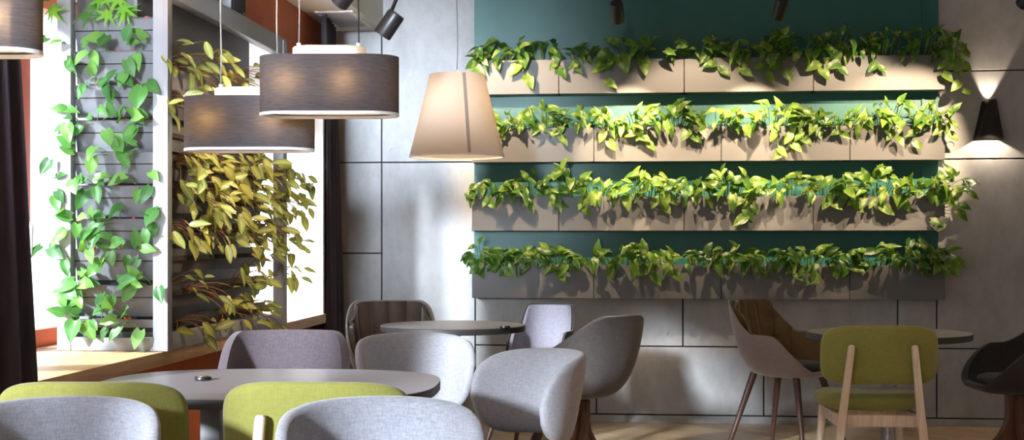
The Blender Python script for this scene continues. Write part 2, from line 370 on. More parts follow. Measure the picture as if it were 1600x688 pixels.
# ------------------------------------------------------------ curtains
def curtain(name, label, A0, A1, B0, B1, zb, zt, folds, amp, zmid=None):
    """A = near/left edge, B = far/right edge; 0 bottom, 1 top (x,y)"""
    bm = bmesh.new(); nu, nv = folds*10, 24; rows = []
    for j in range(nv+1):
        v_ = j/nv; row = []
        for i in range(nu+1):
            u = i/nu
            a = Vector(A0).lerp(Vector(A1), v_); b = Vector(B0).lerp(Vector(B1), v_)
            p = a.lerp(b, u); d = (b-a).normalized(); n = Vector((d.y, -d.x))
            w = sin(u*folds*2*pi+.5*sin(v_*3+u*5))*amp*(.8+.3*(1-v_)) + amp*.3*sin(u*folds*4.3*pi+v_)
            p = p+n*w
            row.append(bm.verts.new((p.x, p.y, zb+(zt-zb)*v_)))
        rows.append(row)
    for j in range(nv):
        for i in range(nu): bm.faces.new((rows[j][i], rows[j][i+1], rows[j+1][i+1], rows[j+1][i]))
    o = obj(name, bm, M['curtain'], ang=180)
    md = o.modifiers.new('s', 'SOLIDIFY'); md.thickness = .004
    return tag(o, label, 'curtain')
curtain('curtain', 'dark curtain at the left edge, beside the front of the window sill', (-1.73, 3.30), (-1.73, 3.14), (-1.73, 3.72), (-1.735, 3.38), .01, 2.98, 4, .025)
curtain('curtain', 'narrow dark curtain in the corner between window and concrete wall', (-1.85, 7.57), (-1.85, 7.57), (-1.85, 8.15), (-1.925, 8.13), .01, 2.48, 5, .022)
# ------------------------------------------------------------ wall planters
YP = YB-.165
rows_px = [(95, 148), (201, 254), (308, 361), (414, 466)]
ROWN = ['top', 'second', 'third', 'lowest']
def zrow(py): return onY(737, py, YP).z
cuts = [[737,873,1069,1271,1477], [737,928,1127,1328,1477], [737,873,1069,1271,1477], [737,928,1127,1328,1477]]
ORD = ['first', 'second', 'third', 'last']
for r_, (ya, yb) in enumerate(rows_px):
    zt, zb = zrow(ya), zrow(yb)
    for i in range(4):
        xa, xc = onY(cuts[r_][i], HY, YP).x, onY(cuts[r_][i+1], HY, YP).x
        w = (xc-xa)-.004
        lab = 'grey box planter in the %s wall row, %s' % (ROWN[r_], ['leftmost box', 'second box from the left', 'third box from the left', 'rightmost box'][i])
        o = thing('wall_planter', lab, 'planter', ((xa+xc)/2, YP, zb), 0, 'grey planter boxes on the teal panel')
        bm = bmesh.new(); h = zt-zb; D = YB-.031-YP; tk = .008
        box(bm, -w/2, w/2, 0, tk, 0, h, .0012, 1); box(bm, -w/2, w/2, D-tk, D, 0, h); box(bm, -w/2, -w/2+tk, tk, D-tk, 0, h); box(bm, w/2-tk, w/2, tk, D-tk, 0, h)
        box(bm, -w/2, w/2, tk, D-tk, 0, tk)
        obj('planter_box', bm, M['planter'], o, sm=False)
        bm = bmesh.new(); nx = 24; rows = []
        for j in range(4): rows.append([bm.verts.new((-w/2+tk+(w-2*tk)*q/nx, tk+(D-2*tk)*j/3, h-.03+random.uniform(-.006,.006))) for q in range(nx+1)])
        for j in range(3):
            for q in range(nx): bm.faces.new((rows[j][q], rows[j][q+1], rows[j+1][q+1], rows[j+1][q]))
        obj('soil', bm, M['soil'], o)
# ------------------------------------------------------------ leaves
def leafprof(kind, t):
    if kind == 'heart': return (sin(pi*min(1, t)**.62)**.8)*(1-.15*t) if 0 < t < 1 else 0
    if kind == 'oval': return sin(pi*t**.85)**.7 if 0 < t < 1 else 0
    return 0
def add_leaf(bm, lay, base, d, nrm, L, Wd, kind='heart', fold=.25, curl=.3, rv=None, lobes=False):
    d = d.normalized(); n = (nrm-d*nrm.dot(d))
    if n.length < 1e-3: n = Vector((1,0,0))-d*d.x
    n.normalize(); s = d.cross(n)
    rv = random.random() if rv is None else rv
    if kind == 'star':
        c = base+d*L*.35; vc = bm.verts.new(c+n*.002); ring = []
        m_ = 7
        for k in range(m_*2):
            a = pi+2*pi*(k+.0)/(m_*2); rr = L*(.62 if k % 2 == 0 else .2)*(1.1 if abs(k-m_) < 2 else .9)
            if k == 0: rr = L*.2
            ring.append(bm.verts.new(c+(d*cos(a)+s*sin(a))*rr - n*(rr*rr/L)*.5))
        vc[lay] = (rv, 0, .5, 1)
        for q in ring: q[lay] = (rv, .8, .5, 1)
        for k in range(m_*2): bm.faces.new((vc, ring[k], ring[(k+1)%(m_*2)]))
        return
    nt_ = 8; cols = (-1, -.55, 0, .55, 1); grid = []
    wob = random.uniform(-.12, .12); tw = random.uniform(-.5, .5)
    for j in range(nt_+1):
        t = j/nt_; w = max(.0, leafprof(kind, max(.04, min(.985, t))))*Wd/2
        if j == nt_: w = .0008
        row = []
        for c in cols:
            back = (-.14*L*abs(c)**1.5*(1-t)**4) if kind == 'heart' else 0
            y = t*L+back; x = c*w+wob*L*t*t
            z = abs(c)*w*fold*(1+.4*sin(t*9+rv*20)*abs(c)) - curl*L*t*t
            z += c*w*tw*t
            v_ = bm.verts.new(base+d*y+s*x+n*z); v_[lay] = (rv, abs(c), t, 1); row.append(v_)
        grid.append(row)
    for j in range(nt_):
        for i in range(4): bm.faces.new((grid[j][i], grid[j][i+1], grid[j+1][i+1], grid[j+1][i]))
def arch(a, b, lift, n=5):
    m = (a+b)/2+lift; return [a*(1-t)**2+m*2*t*(1-t)+b*t*t for t in [i/n for i in range(n+1)]]
class Plant:
    def __init__(s): s.f = bmesh.new(); s.lay = s.f.verts.layers.float_color.new('leaf'); s.s = bmesh.new(); s.any = False
    def leaf(s, root, base, d, nrm, L, Wd, lift=None, r=.0018, **k):
        if root is not None: tube(s.s, arch(root, base, lift or Vector((0,0,.02))), [r*1.3,r,r,r,r,r*.8], 4)
        add_leaf(s.f, s.lay, base, d, nrm, L, Wd, **k)
    def build(s, name, label, cat, loc, group, lm, sm_):
        o = thing(name, label, cat, loc, 0, group)
        for bm in (s.f, s.s): bmesh.ops.translate(bm, vec=-Vector(loc), verts=bm.verts)
        obj('foliage', s.f, lm, o, ang=180); obj('stem', s.s, sm_, o, ang=180)
        return o
RU = random.uniform
def rvec(): return Vector((RU(-1,1), RU(-1,1), RU(-1,1)))
# pothos clumps: row, px centre, half width px, height px, leaf count, drooping leaves, trails [(px,py),...], leaf size, tone range, description
CL = [
 (0, 790, 46, 32, 34, 6, [[(745,95),(738,103)],[(812,100),(822,118)]], .105, (.1,.9), 'leaves spilling past the left end'),
 (0, 852, 26, 34, 20, 3, [[(868,98),(872,108)]], .085, (0,.5), 'one tall curled shoot'),
 (0, 914, 28, 24, 22, 3, [[(903,98),(900,106)]], .080, (0,.4), 'small dark leaves'),
 (0, 984, 42, 34, 26, 8, [[(948,100),(948,126)]], .115, (.2,.9), 'big pointed drooping leaves'),
 (0, 1082, 52, 26, 34, 5, [[(1118,98),(1125,104)]], .090, (0,.6), 'low dark leaves'),
 (0, 1172, 30, 24, 26, 6, [[(1165,100),(1158,108)],[(1195,102),(1198,114)]], .090, (.3,1), 'light lit leaves'),
 (0, 1238, 44, 44, 38, 6, [[(1218,100),(1225,110)],[(1280,98),(1282,106)]], .110, (.1,.8), 'the tallest rounded leaves'),
 (0, 1302, 30, 44, 22, 4, [[(1310,98),(1312,106)]], .095, (0,.5), 'upright dark leaves'),
 (0, 1384, 46, 36, 36, 4, [[(1370,98),(1374,104)]], .085, (0,.6), 'bushy dark leaves'),
 (0, 1444, 34, 42, 26, 3, [], .095, (.1,.7), 'upright leaves by the right end'),
 (0, 1484, 26, 22, 22, 5, [[(1490,90),(1494,110),(1500,128),(1505,142)],[(1500,95),(1505,98)],[(1478,98),(1474,114)]], .085, (.4,1), 'shoot trailing over the right end'),
 (1, 798, 26, 22, 26, 5, [[(790,200),(782,208)]], .075, (.6,1), 'pale leaves behind the white lamp'),
 (1, 846, 38, 36, 34, 4, [[(872,205),(876,214)]], .085, (.3,.9), 'narrow upright leaves'),
 (1, 924, 44, 28, 38, 6, [[(945,206),(950,220)]], .090, (.3,1), 'broad bright leaves'),
 (1, 1000, 30, 28, 28, 7, [[(995,206),(1000,212)],[(1008,208),(1012,222)]], .085, (.4,1), 'hanging yellow leaves'),
 (1, 1052, 42, 36, 36, 4, [[(1078,203),(1080,210)]], .092, (.1,.7), 'large mid green leaves'),
 (1, 1128, 44, 24, 36, 4, [], .080, (.3,1), 'small bright leaves'),
 (1, 1216, 56, 32, 48, 6, [[(1212,205),(1216,232),(1222,238)],[(1236,208),(1238,226)]], .090, (.4,1), 'two leaves hanging on trails'),
 (1, 1262, 22, 24, 20, 5, [[(1254,205),(1252,214)]], .095, (.3,.8), 'dark leaf drooping at its side'),
 (1, 1320, 32, 22, 30, 4, [[(1312,203),(1315,208)]], .075, (.3,.9), 'compact round bush'),
 (1, 1388, 46, 36, 40, 6, [[(1398,206),(1403,216)]], .088, (.3,1), 'loose climbing shoots'),
 (1, 1450, 32, 26, 30, 6, [[(1470,203),(1482,208)],[(1430,206),(1428,222)]], .085, (.2,.9), 'narrow leaves at the right end'),
 (2, 772, 38, 34, 28, 4, [[(735,300),(729,302)],[(762,310),(764,316)]], .088, (.1,.7), 'arching shoots past the left end'),
 (2, 836, 42, 32, 34, 4, [[(828,312),(826,318)]], .095, (.1,.7), 'pale mottled leaves'),
 (2, 882, 20, 46, 18, 3, [[(872,308),(868,316)]], .105, (.2,.9), 'single tall pointed leaf'),
 (2, 932, 42, 32, 40, 6, [[(912,312),(912,322)]], .088, (.5,1), 'bright crowded leaves'),
 (2, 1008, 46, 40, 44, 5, [[(1030,310),(1035,318)]], .095, (.4,1), 'yellow green tall leaves'),
 (2, 1078, 36, 30, 32, 3, [], .090, (.2,.8), 'medium mixed leaves'),
 (2, 1140, 38, 42, 30, 3, [[(1160,310),(1164,325),(1165,338)]], .110, (.2,.8), 'long blades and one trail'),
 (2, 1186, 24, 22, 22, 4, [[(1172,312),(1176,320)]], .080, (.3,.9), 'small curly leaves'),
 (2, 1238, 34, 32, 26, 3, [], .090, (.4,1), 'long stalked leaves'),
 (2, 1306, 46, 38, 42, 5, [[(1298,310),(1300,318)],[(1338,310),(1336,320)]], .095, (.3,1), 'dense bright leaves'),
 (2, 1372, 34, 46, 30, 5, [[(1368,312),(1376,322)]], .098, (.3,1), 'one upright leaf above the rest'),
 (2, 1426, 32, 24, 28, 4, [[(1412,308),(1410,314)]], .090, (.2,.8), 'rounded low leaves'),
 (2, 1482, 30, 32, 34, 4, [[(1500,300),(1495,330),(1475,350),(1455,345)],[(1500,296),(1512,298)],[(1494,308),(1500,320)]], .090, (.1,.8), 'tangled shoots past the right end'),
 (3, 755, 28, 36, 30, 8, [[(748,415),(748,422)]], .090, (.1,.7), 'leaves lapping over the left end'),
 (3, 806, 34, 34, 30, 4, [[(790,418),(788,424)]], .095, (0,.6), 'pale tipped leaves'),
 (3, 864, 40, 30, 38, 6, [[(872,418),(873,424)]], .090, (.2,.9), 'rounded leaves drooping over the edge'),
 (3, 908, 18, 18, 14, 2, [], .080, (.1,.7), 'few low leaves'),
 (3, 972, 44, 34, 38, 6, [[(1014,418),(1020,428)]], .098, (.2,.9), 'broad pointed leaves'),
 (3, 1034, 24, 26, 20, 4, [[(1050,418),(1052,424)]], .085, (.4,1), 'thin light leaves'),
 (3, 1096, 28, 24, 24, 2, [], .080, (0,.5), 'small blue green leaves'),
 (3, 1142, 30, 34, 28, 4, [], .095, (.2,.8), 'upright yellow edged leaves'),
 (3, 1206, 42, 24, 38, 4, [[(1190,418),(1192,424)]], .085, (.1,.7), 'tangled low stems'),
 (3, 1270, 44, 34, 36, 6, [[(1262,416),(1268,428),(1275,432)],[(1240,420),(1242,430)]], .088, (.1,.8), 'knotted shoots hanging down'),
 (3, 1318, 24, 26, 18, 3, [[(1325,414),(1330,418)]], .090, (0,.5), 'drooping dark leaves'),
 (3, 1376, 36, 36, 32, 3, [], .095, (0,.6), 'glossy broad leaves'),
 (3, 1424, 34, 42, 30, 3, [], .098, (0,.6), 'tall glossy leaves'),
 (3, 1464, 26, 28, 26, 5, [[(1478,412),(1480,420)],[(1470,408),(1494,404)]], .090, (.2,.9), 'yellowish leaves past the right end'),
]
NUM = ['first','second','third','fourth','fifth','sixth','seventh','eighth','ninth','tenth','eleventh','twelfth','thirteenth','fourteenth','fifteenth']
cnt = [0]*4
for (r_, cx, hwp, hp_, n, nd, trails, LS, tone, desc) in CL:
    zr = zrow(rows_px[r_][0]); c = onY(cx, rows_px[r_][0], YP+.06); sc = c.y/2050/.97
    P = Plant(); hw = hwp*sc; hh = hp_*sc
    for k in range(int(n*.88)):
        u = RU(-1, 1); v_ = RU(0, 1)**.75*(1-.55*u*u)
        droop = k < nd
        root = Vector((min(xr_ := 9, c.x+u*hw*.55), YB-.10+RU(-.03,.03), zr-.028))
        root.x = max(tl+.02, min(tr-.02, root.x))
        if droop: base = Vector((c.x+u*hw, YP-RU(.01,.09), zr+RU(.0,.03))); d = Vector((RU(-.5,.5), RU(-.5,-.1), RU(-1,-.5)))
        else:
            base = Vector((c.x+u*hw*.9, YP+.06-RU(0,.19)-.02*v_, zr+.01+v_*max(.01, hh-.02)))
            d = Vector((u*.5+RU(-1,1), RU(-.9,.1), RU(-.7,.65+.4*v_)))
        L = LS*RU(.5,1.08)
        if base.y+d.normalized().y*L > YB-.04: d.y = -abs(d.y)
        nrm = Vector((RU(-.5,.5), RU(-1,-.2), RU(.2,1)))
        P.leaf(root, base, d, nrm, L, L*RU(.5,.72), lift=Vector((RU(-.02,.02), -.02, .03+hh*.25)), fold=RU(.1,.65), curl=RU(.05,.6), rv=tone[0]+(tone[1]-tone[0])*random.random())
    for tr_ in trails:
        pts = [Vector((onY(tr_[0][0], 0, YP+.05).x, YP+.05, zr-.02)), Vector((onY(tr_[0][0], 0, YP).x, YP-.015, zr+.015))]
        for q, (a, b) in enumerate(tr_):
            w_ = onY(a, b, YP-.03-RU(0,.02)); pts.append(w_)
        if pts[0].x > tr-.02: pts[0].x = tr-.03
        if pts[0].x < tl+.02: pts[0].x = tl+.03
        tube(P.s, pts, .0017, 4)
        for q in range(2, len(pts)):
            L = LS*RU(.7,1.0); sd = 1 if q % 2 else -1
            P.leaf(None, pts[q], Vector((sd*RU(.3,.9), -.25, RU(-.9,-.2))), Vector((RU(-.2,.2), -1, .5)), L, L*.72, fold=.25, curl=.2, rv=tone[0]+(tone[1]-tone[0])*RU(.5,1))
    lab = 'pothos with %s, %s clump from the left in the %s planter row' % (desc, NUM[cnt[r_]], ROWN[r_])
    cnt[r_] += 1
    lab = ' '.join(lab.split()[:16]) if len(lab.split()) <= 16 else 'pothos with %s, %s from left in %s wall row' % (desc, NUM[cnt[r_]-1], ROWN[r_])
    P.build('pothos_plant', lab, 'plant', (c.x, YB-.10, zr-.03), 'pothos plants in the wall planters', M['pothos'], M['stem'])
# ------------------------------------------------------------ window plant rack
YR = 4.89; XA = -2.25; XC = -1.81; YE = 6.62; ZT = 2.17
rk = thing('plant_rack', 'tall grey corner rack of plant troughs on the wooden window sill', 'plant rack', (XC, YR, ZS))
def loc(o): o.location = Vector(o.location)-Vector((XC, YR, ZS)); return o
pw = .056
for a in ((XA, XA+pw, YR, YR+.05), (XC-pw, XC, YR, YR+.06), (XC-pw, XC, YE-.07, YE), (XA, XA+pw, YE-.07, YE)):
    loc(BX('post', M['rack'], rk, a[0], a[1], a[2], a[3], ZS+.001, ZT, bev=.003))
for nm, a in (('rail', (XA+pw, XC-pw, YR+.003, YR+.045, ZS+.001, ZS+.052)), ('rail', (XA+pw, XC-pw, YR+.003, YR+.045, ZT-.06, ZT)),
          ('rail', (XC-pw+.003, XC-.004, YR+.06, YE-.07, ZS+.001, ZS+.062)), ('rail', (XC-pw+.003, XC-.004, YR+.06, YE-.07, ZT-.075, ZT)),
          ('corner_strip', (XC-.012, XC+.006, YR-.006, YR+.004, ZS+.001, ZT))):
    loc(BX(nm, M['rack'], rk, *a, bev=.002))
loc(BX('back_panel', M['trough'], rk, -1.985, -1.975, YR+.12, YE-.12, ZS+.03, ZT-.005, sm=False))
loc(BX('lid', M['rack'], rk, XA+.005, XC-.005, YR+.005, YE-.005, ZT, ZT+.012, bev=.002))
loc(BX('back_panel', M['trough'], rk, XA+.01, -1.99, YR+.16, YR+.17, ZS+.03, ZT-.05, sm=False))
lips = [28, 80, 133, 188, 237, 290, 342, 389, 446, 499]
zl = [onY(180, y, YR+.03).z for y in lips]
def slab(name, m, pts, y0=None, x=False, par=rk):
    """thin sheet following profile pts (o,z), extruded along x (front) or y (side)"""
    bm = bmesh.new(); a, b = y0; t_ = .006; A = []; 
    for e in (a, b):
        A.append([bm.verts.new((e, o_, z)) if not x else bm.verts.new((o_, e, z)) for o_, z in pts])
    for i in range(len(pts)-1): bm.faces.new((A[0][i], A[0][i+1], A[1][i+1], A[1][i]))
    bmesh.ops.solidify(bm, geom=bm.faces[:], thickness=t_)
    bmesh.ops.recalc_face_normals(bm, faces=bm.faces)
    return loc(obj(name, bm, m, par, sm=False))
for i, z in enumerate(zl):
    zb = z-.115
    slab('front_trough', M['rack'], [(YR+.022, z), (YR+.028, z-.004), (YR+.062, max(zb-.008, ZS+.035)), (YR+.145, max(zb, ZS+.035)+.004), (YR+.15, z-.03)], (XA+pw, XC-pw))
    bm = bmesh.new(); box(bm, XA+pw, XC-pw, YR+.04, YR+.145, z-.05, z-.03)
    loc(obj('soil', bm, M['soil'], rk, sm=False))
    bm = bmesh.new(); tube(bm, [(XA+pw, YR+.05, z-.012), (-2.1, YR+.047, z-.008+RU(-.005,.01)), (-1.95, YR+.05, z-.01), (XC-pw, YR+.05, z-.012)], .006, 8)
    pp = loc(obj('irrigation_pipe', bm, M['black'], rk))
    for q in range(2):
        bm = bmesh.new(); bmesh.ops.create_icosphere(bm, subdivisions=2, radius=.0075)
        d_ = obj('dripper', bm, M['red'], pp, label='small red dripper'); d_.location = (RU(-2.16,-1.9), YR+.042, z+.001)
bm = bmesh.new(); P0 = [(-2.185, YR+.05, .82), (-2.17, YR+.035, .80), (-2.13, YR+.03, .775), (-2.07, YR+.035, .765)]
tube(bm, [(-2.19, YR+.06, .95), (-2.19, YR+.04, .85)]+P0[1:], .010, 10)
loc(obj('hose', bm, M['trough'], rk))
slat_levels = [z for i, z in enumerate(zl) if i >= 2]
for i, z in enumerate(slat_levels):
    zb = max(z-.10, ZS+.04)
    slab('side_trough', M['trough'], [(XC-.062, z), (XC-.066, z-.004), (XC-.105, zb), (XC-.16, zb+.004), (XC-.165, z-.03)], (YR+.065, YE-.16), x=True)
    bm = bmesh.new(); box(bm, XC-.155, XC-.075, YR+.08, YE-.18, z-.05, z-.03)
    loc(obj('soil', bm, M['soil'], rk, sm=False))
# front philodendrons : (lip index, px, [leaves (dx,dy px offset, dirx, dirz, size)])
cntp = 0
FP = [(0,165,'star'),(0,205,'star'),(0,118,'star2'),(1,165,'h'),(1,212,'h'),(1,118,'h2'),(2,155,'h'),(2,212,'h'),(2,130,'s'),(3,158,'h'),(3,215,'h'),(3,128,'h'),(4,180,'h'),(4,222,'s'),(4,112,'h2'),
      (5,155,'h'),(5,225,'h'),(5,115,'h'),(6,180,'h'),(6,112,'h'),(6,228,'h'),(7,160,'h'),(7,212,'h'),(7,115,'h2'),(7,190,'s'),(8,150,'h'),(8,212,'h'),(8,125,'h'),(9,160,'s'),(9,205,'h'),(9,120,'h'),(8,238,'h2')]
TR = ['topmost', 'second', 'third', 'fourth', 'fifth', 'sixth', 'seventh', 'eighth', 'ninth', 'lowest']
for li, px, kd in FP:
    z = zl[li]; c = onY(px, lips[li], YR+.05); c.z = z-.02; P = Plant(); tone = (.1, 1)
    side = 'at the left end' if px < 135 else ('in the middle left' if px < 172 else ('in the middle right' if px < 200 else ('towards the right end' if px < 232 else 'past the right end')))
    if kd.startswith('star'):
        for k in range(5 if kd == 'star' else 3):
            base = c+Vector((RU(-.06,.06) if kd == 'star' else RU(-.11,.0), RU(-.09,-.03), RU(.02,.10))); 
            P.leaf(c.copy(), base, Vector((RU(-1,1), RU(-.6,-.2), RU(-.9,.5))), Vector((RU(-.3,.3), -1, RU(.2,.8))), RU(.07,.11), .05, kind='star', r=.0014)
        cat_lab = 'plant with star shaped leaves, %s of the topmost window rack trough' % side
        P.build('lobed_leaf_plant', cat_lab, 'plant', c, 'plants in the front troughs of the window rack', M['maple'], M['stem'])
        continue
    nl = {'h': 5, 'h2': 3, 's': 4}[kd]
    for k in range(nl):
        sg = -1 if k % 2 else 1
        up = k < nl*.5
        wd = .075
        base = c+Vector((RU(-wd,wd), RU(-.085,-.045), RU(.015,.075) if up else RU(-.03,.02)))
        if kd == 'h2' and px < 135: base.x -= .035
        if kd == 'h2' and px > 230: base.x += .01
        d = Vector((RU(-.8,.8), RU(-.55,-.1), RU(-.4,.6) if up else RU(-1,-.5)))
        L = (RU(.05,.09) if kd != 's' else RU(.04,.06))
        P.leaf(c+Vector((RU(-.02,.02),0,0)), base, d, Vector((RU(-.5,.5), -1, RU(.1,.9))), L, L*RU(.62,.8), r=.0016, fold=RU(.1,.4), curl=RU(0,.35), rv=RU(*tone))
    lab = 'heart-leaved climber %s of the %s front trough in the window rack' % (side, TR[li])
    P.build('philodendron_plant', lab, 'plant', c, 'plants in the front troughs of the window rack', M['philo'], M['stem'])
# side prayer plants : px, py (centre of clump), spread px, leaves, leaf length
MP = [(300,88,34,9,.10,'sparse, high beside the near post'), (350,100,34,9,.11,'high, behind the lower pendant cord'), (318,128,34,10,.10,'above the left end of the lower pendant'), (385,120,30,8,.10,'high, left of the larger pendant'), (285,165,16,6,.10,'at the near post, left of the lower pendant'),
      (318,258,34,16,.115,'just under the lower pendant, nearest the post'), (368,262,34,16,.115,'under the middle of the lower pendant'), (418,262,34,16,.11,'under the right end of the lower pendant'), (455,285,24,14,.11,'beyond the far post, topmost'),
      (312,306,30,12,.10,'mid height, nearest the post'), (360,318,34,18,.105,'mid height, centre of the dense mass'), (408,316,36,20,.105,'mid height, right of centre in the dense mass'), (452,326,26,14,.10,'mid height, spilling past the far post'),
      (298,372,26,7,.10,'lower middle, nearest the post'), (356,362,34,12,.10,'lower middle, left part'), (408,372,34,18,.105,'lower middle, right part'), (455,378,24,12,.105,'hanging low past the far post'), (470,430,16,5,.10,'dangling lowest before the bright reveal'),
      (302,432,22,3,.09,'few leaves on the third side trough from below'), (400,428,30,9,.10,'low, near the far post'), (330,478,36,6,.09,'small, on the second side trough from below'),
      (382,480,32,10,.105,'on the lowest trough, by the red flower'), (318,512,22,4,.11,'single broad leaves over the bottom rail'), (412,500,26,6,.10,'at the far end of the bottom rail')]
for (px, py, sp, n, L0, desc) in MP:
    k_ = (px-800)/F; sc = (XC-.0)/(-ST+CT*k_)/F
    c = onX(px, py, XC+.04); zt_ = max([z for z in zl if z < c.z+.10] or [zl[-1]])
    yr = max(YR+.12, min(YE-.22, c.y))
    root = Vector((XC-.09, yr, max(ZS+.08, zt_-.03))); P = Plant()
    ys = sp*sc/.20*.55
    for k in range(int(n*1.5)):
        q = Vector((XC+RU(-.03,.10), c.y+RU(-1,1)*min(.22, ys), c.z+RU(-1,1)*sp*sc*.8))
        d = Vector((RU(.1,.9), RU(-.7,.8), RU(-1,.25)))
        L = L0*.80*RU(.6,1.15)
        q.x = max(q.x, XC-.02)
        P.leaf(root+Vector((0, RU(-.04,.04), 0)), q, d, Vector((RU(.1,.9), RU(-1,-.1), RU(.2,.9))), L, L*RU(.38,.52), kind='oval', fold=RU(.1,.5), curl=RU(0,.5), r=.0018, lift=Vector((.03, 0, .05)))
    o = P.build('prayer_plant', 'prayer plant on the rack side, '+desc, 'plant', root, 'prayer plants on the side of the window rack', M['maranta'], M['stemred'])
    if 'red flower' in desc:
        bm = bmesh.new(); lay = bm.verts.layers.float_color.new('leaf'); f0 = onX(343, 507, XC+.05)-Vector(root)
        for a in range(4): add_leaf(bm, lay, f0, Vector((.2, RU(-.5,.8), RU(-.2,.9))), Vector((1,-.5,.3)), .035, .02, kind='oval')
        obj('flower', bm, M['red'], o, label='small red flower')
# ------------------------------------------------------------ speaker on the rack
t = thing('loudspeaker', 'small black box loudspeaker on top of the plant rack', 'loudspeaker', (XC-.08, 5.86, ZT+.012))
BX('cabinet', M['black'], t, -.06, .06, -.10, .10, .0, .15, bev=.008)
BX('grille', M['gap'], t, .06, .066, -.09, .09, .01, .14, bev=.002)
BX('badge', M['whitemetal'], t, .066, .0675, .055, .068, .012, .017, sm=False)
# ------------------------------------------------------------ pendants
def stad(l, w, k=14, ins=0):
    r = w/2-ins; a = l/2-w/2; o = []
    for i in range(k+1): t_ = -pi/2+pi*i/k; o.append((a+r*cos(t_), r*sin(t_)))
    for i in range(k+1): t_ = pi/2+pi*i/k; o.append((-a+r*cos(t_), r*sin(t_)))
    return o
def ringwall(bm, o, i, z0, z1):
    n = len(o); V = [[bm.verts.new((x, y, z)) for x, y in P_] for P_, z in ((o, z0), (o, z1), (i, z1), (i, z0))]
    for a in range(4):
        for k in range(n): bm.faces.new((V[a][k], V[a][(k+1)%n], V[(a+1)%4][(k+1)%n], V[(a+1)%4][k]))
    bmesh.ops.recalc_face_normals(bm, faces=bm.faces)
def point(name, loc_, e, c, r=.02, parent=None):
    l = bpy.data.lights.new(name, 'POINT'); l.energy = e; l.color = c; l.shadow_soft_size = r
    o = bpy.data.objects.new(name, l); COL.objects.link(o); o.location = loc_
    if parent: o.parent = parent
    return o
WARM = (1, .75, .50)
def pendant(px, pyb, zc, lenpx, hpx, cords, label, energy=34):
    b = W(px, pyb, zc); l = lenpx/F*zc; h = hpx/F*zc; w = l*.42
    t = thing('pendant_lamp', label, 'pendant lamp', b, TH, 'charcoal oblong pendant lamps')
    bm = bmesh.new(); ringwall(bm, stad(l, w), stad(l-.006, w-.006), .008, h); obj('lamp_shade', bm, M['shade'], t)
    bm = bmesh.new(); ringwall(bm, stad(l+.001, w+.001), stad(l-.012, w-.012), 0, .009); obj('bottom_trim', bm, M['whitemetal'], t)
    bm = bmesh.new(); prism(bm, stad(l*.53, w*.55), h*.72, h+.032, .004); obj('inner_box', bm, M['diffuser'], t)
    bm = bmesh.new(); prism(bm, stad(l-.02, w-.02), .014, .018); obj('diffuser', bm, M['diffuser'], t)
    for i, cx in enumerate(cords):
        x = (cx-px)/F*zc
        bm = bmesh.new(); zt_ = CH-b.z
        tube(bm, [(x+.002*sin(q*1.7+i), 0, h+.03+(zt_-h-.03)*q/12) for q in range(13)], .0025 if px < 450 else .0022, 8)
        c = obj('cord', bm, M['cordgrey'] if (i == 0 or px < 450) else M['black'], t)
        bm = bmesh.new(); tube(bm, [(x, 0, h+.03), (x, 0, h+.045)], .007, 12); obj('ferrule', bm, M['whitemetal'], c)
        bm = bmesh.new(); bmesh.ops.create_uvsphere(bm, u_segments=16, v_segments=10, radius=.018)
        bx_ = -.27*l if i == 0 else (.2*l if px < 450 else .12*l)
        bb = obj('bulb', bm, M['bulb'], t); bb.location = (bx_, -.01, h*.52)
        point('bulb_light', (bx_, -.060, h*.56), energy, WARM, .012, t)
    return t
pendant(390, 237, 4.4, 203, 84, (345, 433), 'lower left oblong charcoal drum pendant hanging before the prayer plants')
pendant(515, 182, 4.1, 217, 92, (467, 560), 'upper right oblong charcoal drum pendant hanging in front of the other')
pendant(-48, 86, 2.85, 226, 96, (-98, 2), 'oblong charcoal pendant cut off by the top left corner')
# white cone pendant
b = W(714, 246, 6.3); s = 6.3/F
t = thing('cone_pendant_lamp', 'white fabric cone pendant lamp glowing in front of the concrete wall', 'pendant lamp', b, TH)
r0, r1, h = 74*s, 42.5*s, 129*s
bm = bmesh.new(); lathe(bm, [(r0, .006), (r1, h), (r1-.003, h), (r0-.003, .006), (r0, .006)], 72); obj('lamp_shade', bm, M['shadewhite'], t)
bm = bmesh.new(); lathe(bm, [(r0+.001, 0), (r0+.001, .008), (r0-.006, .008), (r0-.006, 0), (r0+.001, 0)], 72); obj('rim', bm, M['whitemetal'], t)
bm = bmesh.new()
a0 = -pi/2+R(17)
va = [bm.verts.new(((r+.0015)*cos(a0+da), (r+.0015)*sin(a0+da), z)) for z, r in ((.01, r0), (h-.004, r1)) for da in ((-.035, .035) if z < .1 else (-.062, .062))]
bm.faces.new((va[0], va[1], va[3], va[2])); obj('seam', bm, M['seam'], t, sm=False, label='grey vertical seam')
bm = bmesh.new()
for a in range(3): tube(bm, [(0, 0, h-.005), (r1*cos(a*2.1), r1*sin(a*2.1), h-.005)], .002, 6)
lathe(bm, [(0, h-.03), (.018, h-.03), (.018, h+.012), (.006, h+.025), (0, h+.025)], 20); obj('holder', bm, M['whitemetal'], t)
bm = bmesh.new(); tube(bm, [(.004*sin(q*.9), 0, h+.02+(CH-b.z-h-.02)*q/12) for q in range(13)], .0025, 8); obj('cord', bm, M['cordgrey'], t)
bm = bmesh.new(); bmesh.ops.create_uvsphere(bm, u_segments=20, v_segments=12, radius=.03); bb = obj('bulb', bm, M['bulb'], t); bb.location = (0, 0, h-.09)
point('bulb_light', (0, 0, h-.13), 7, (1, .76, .52), .03, t)
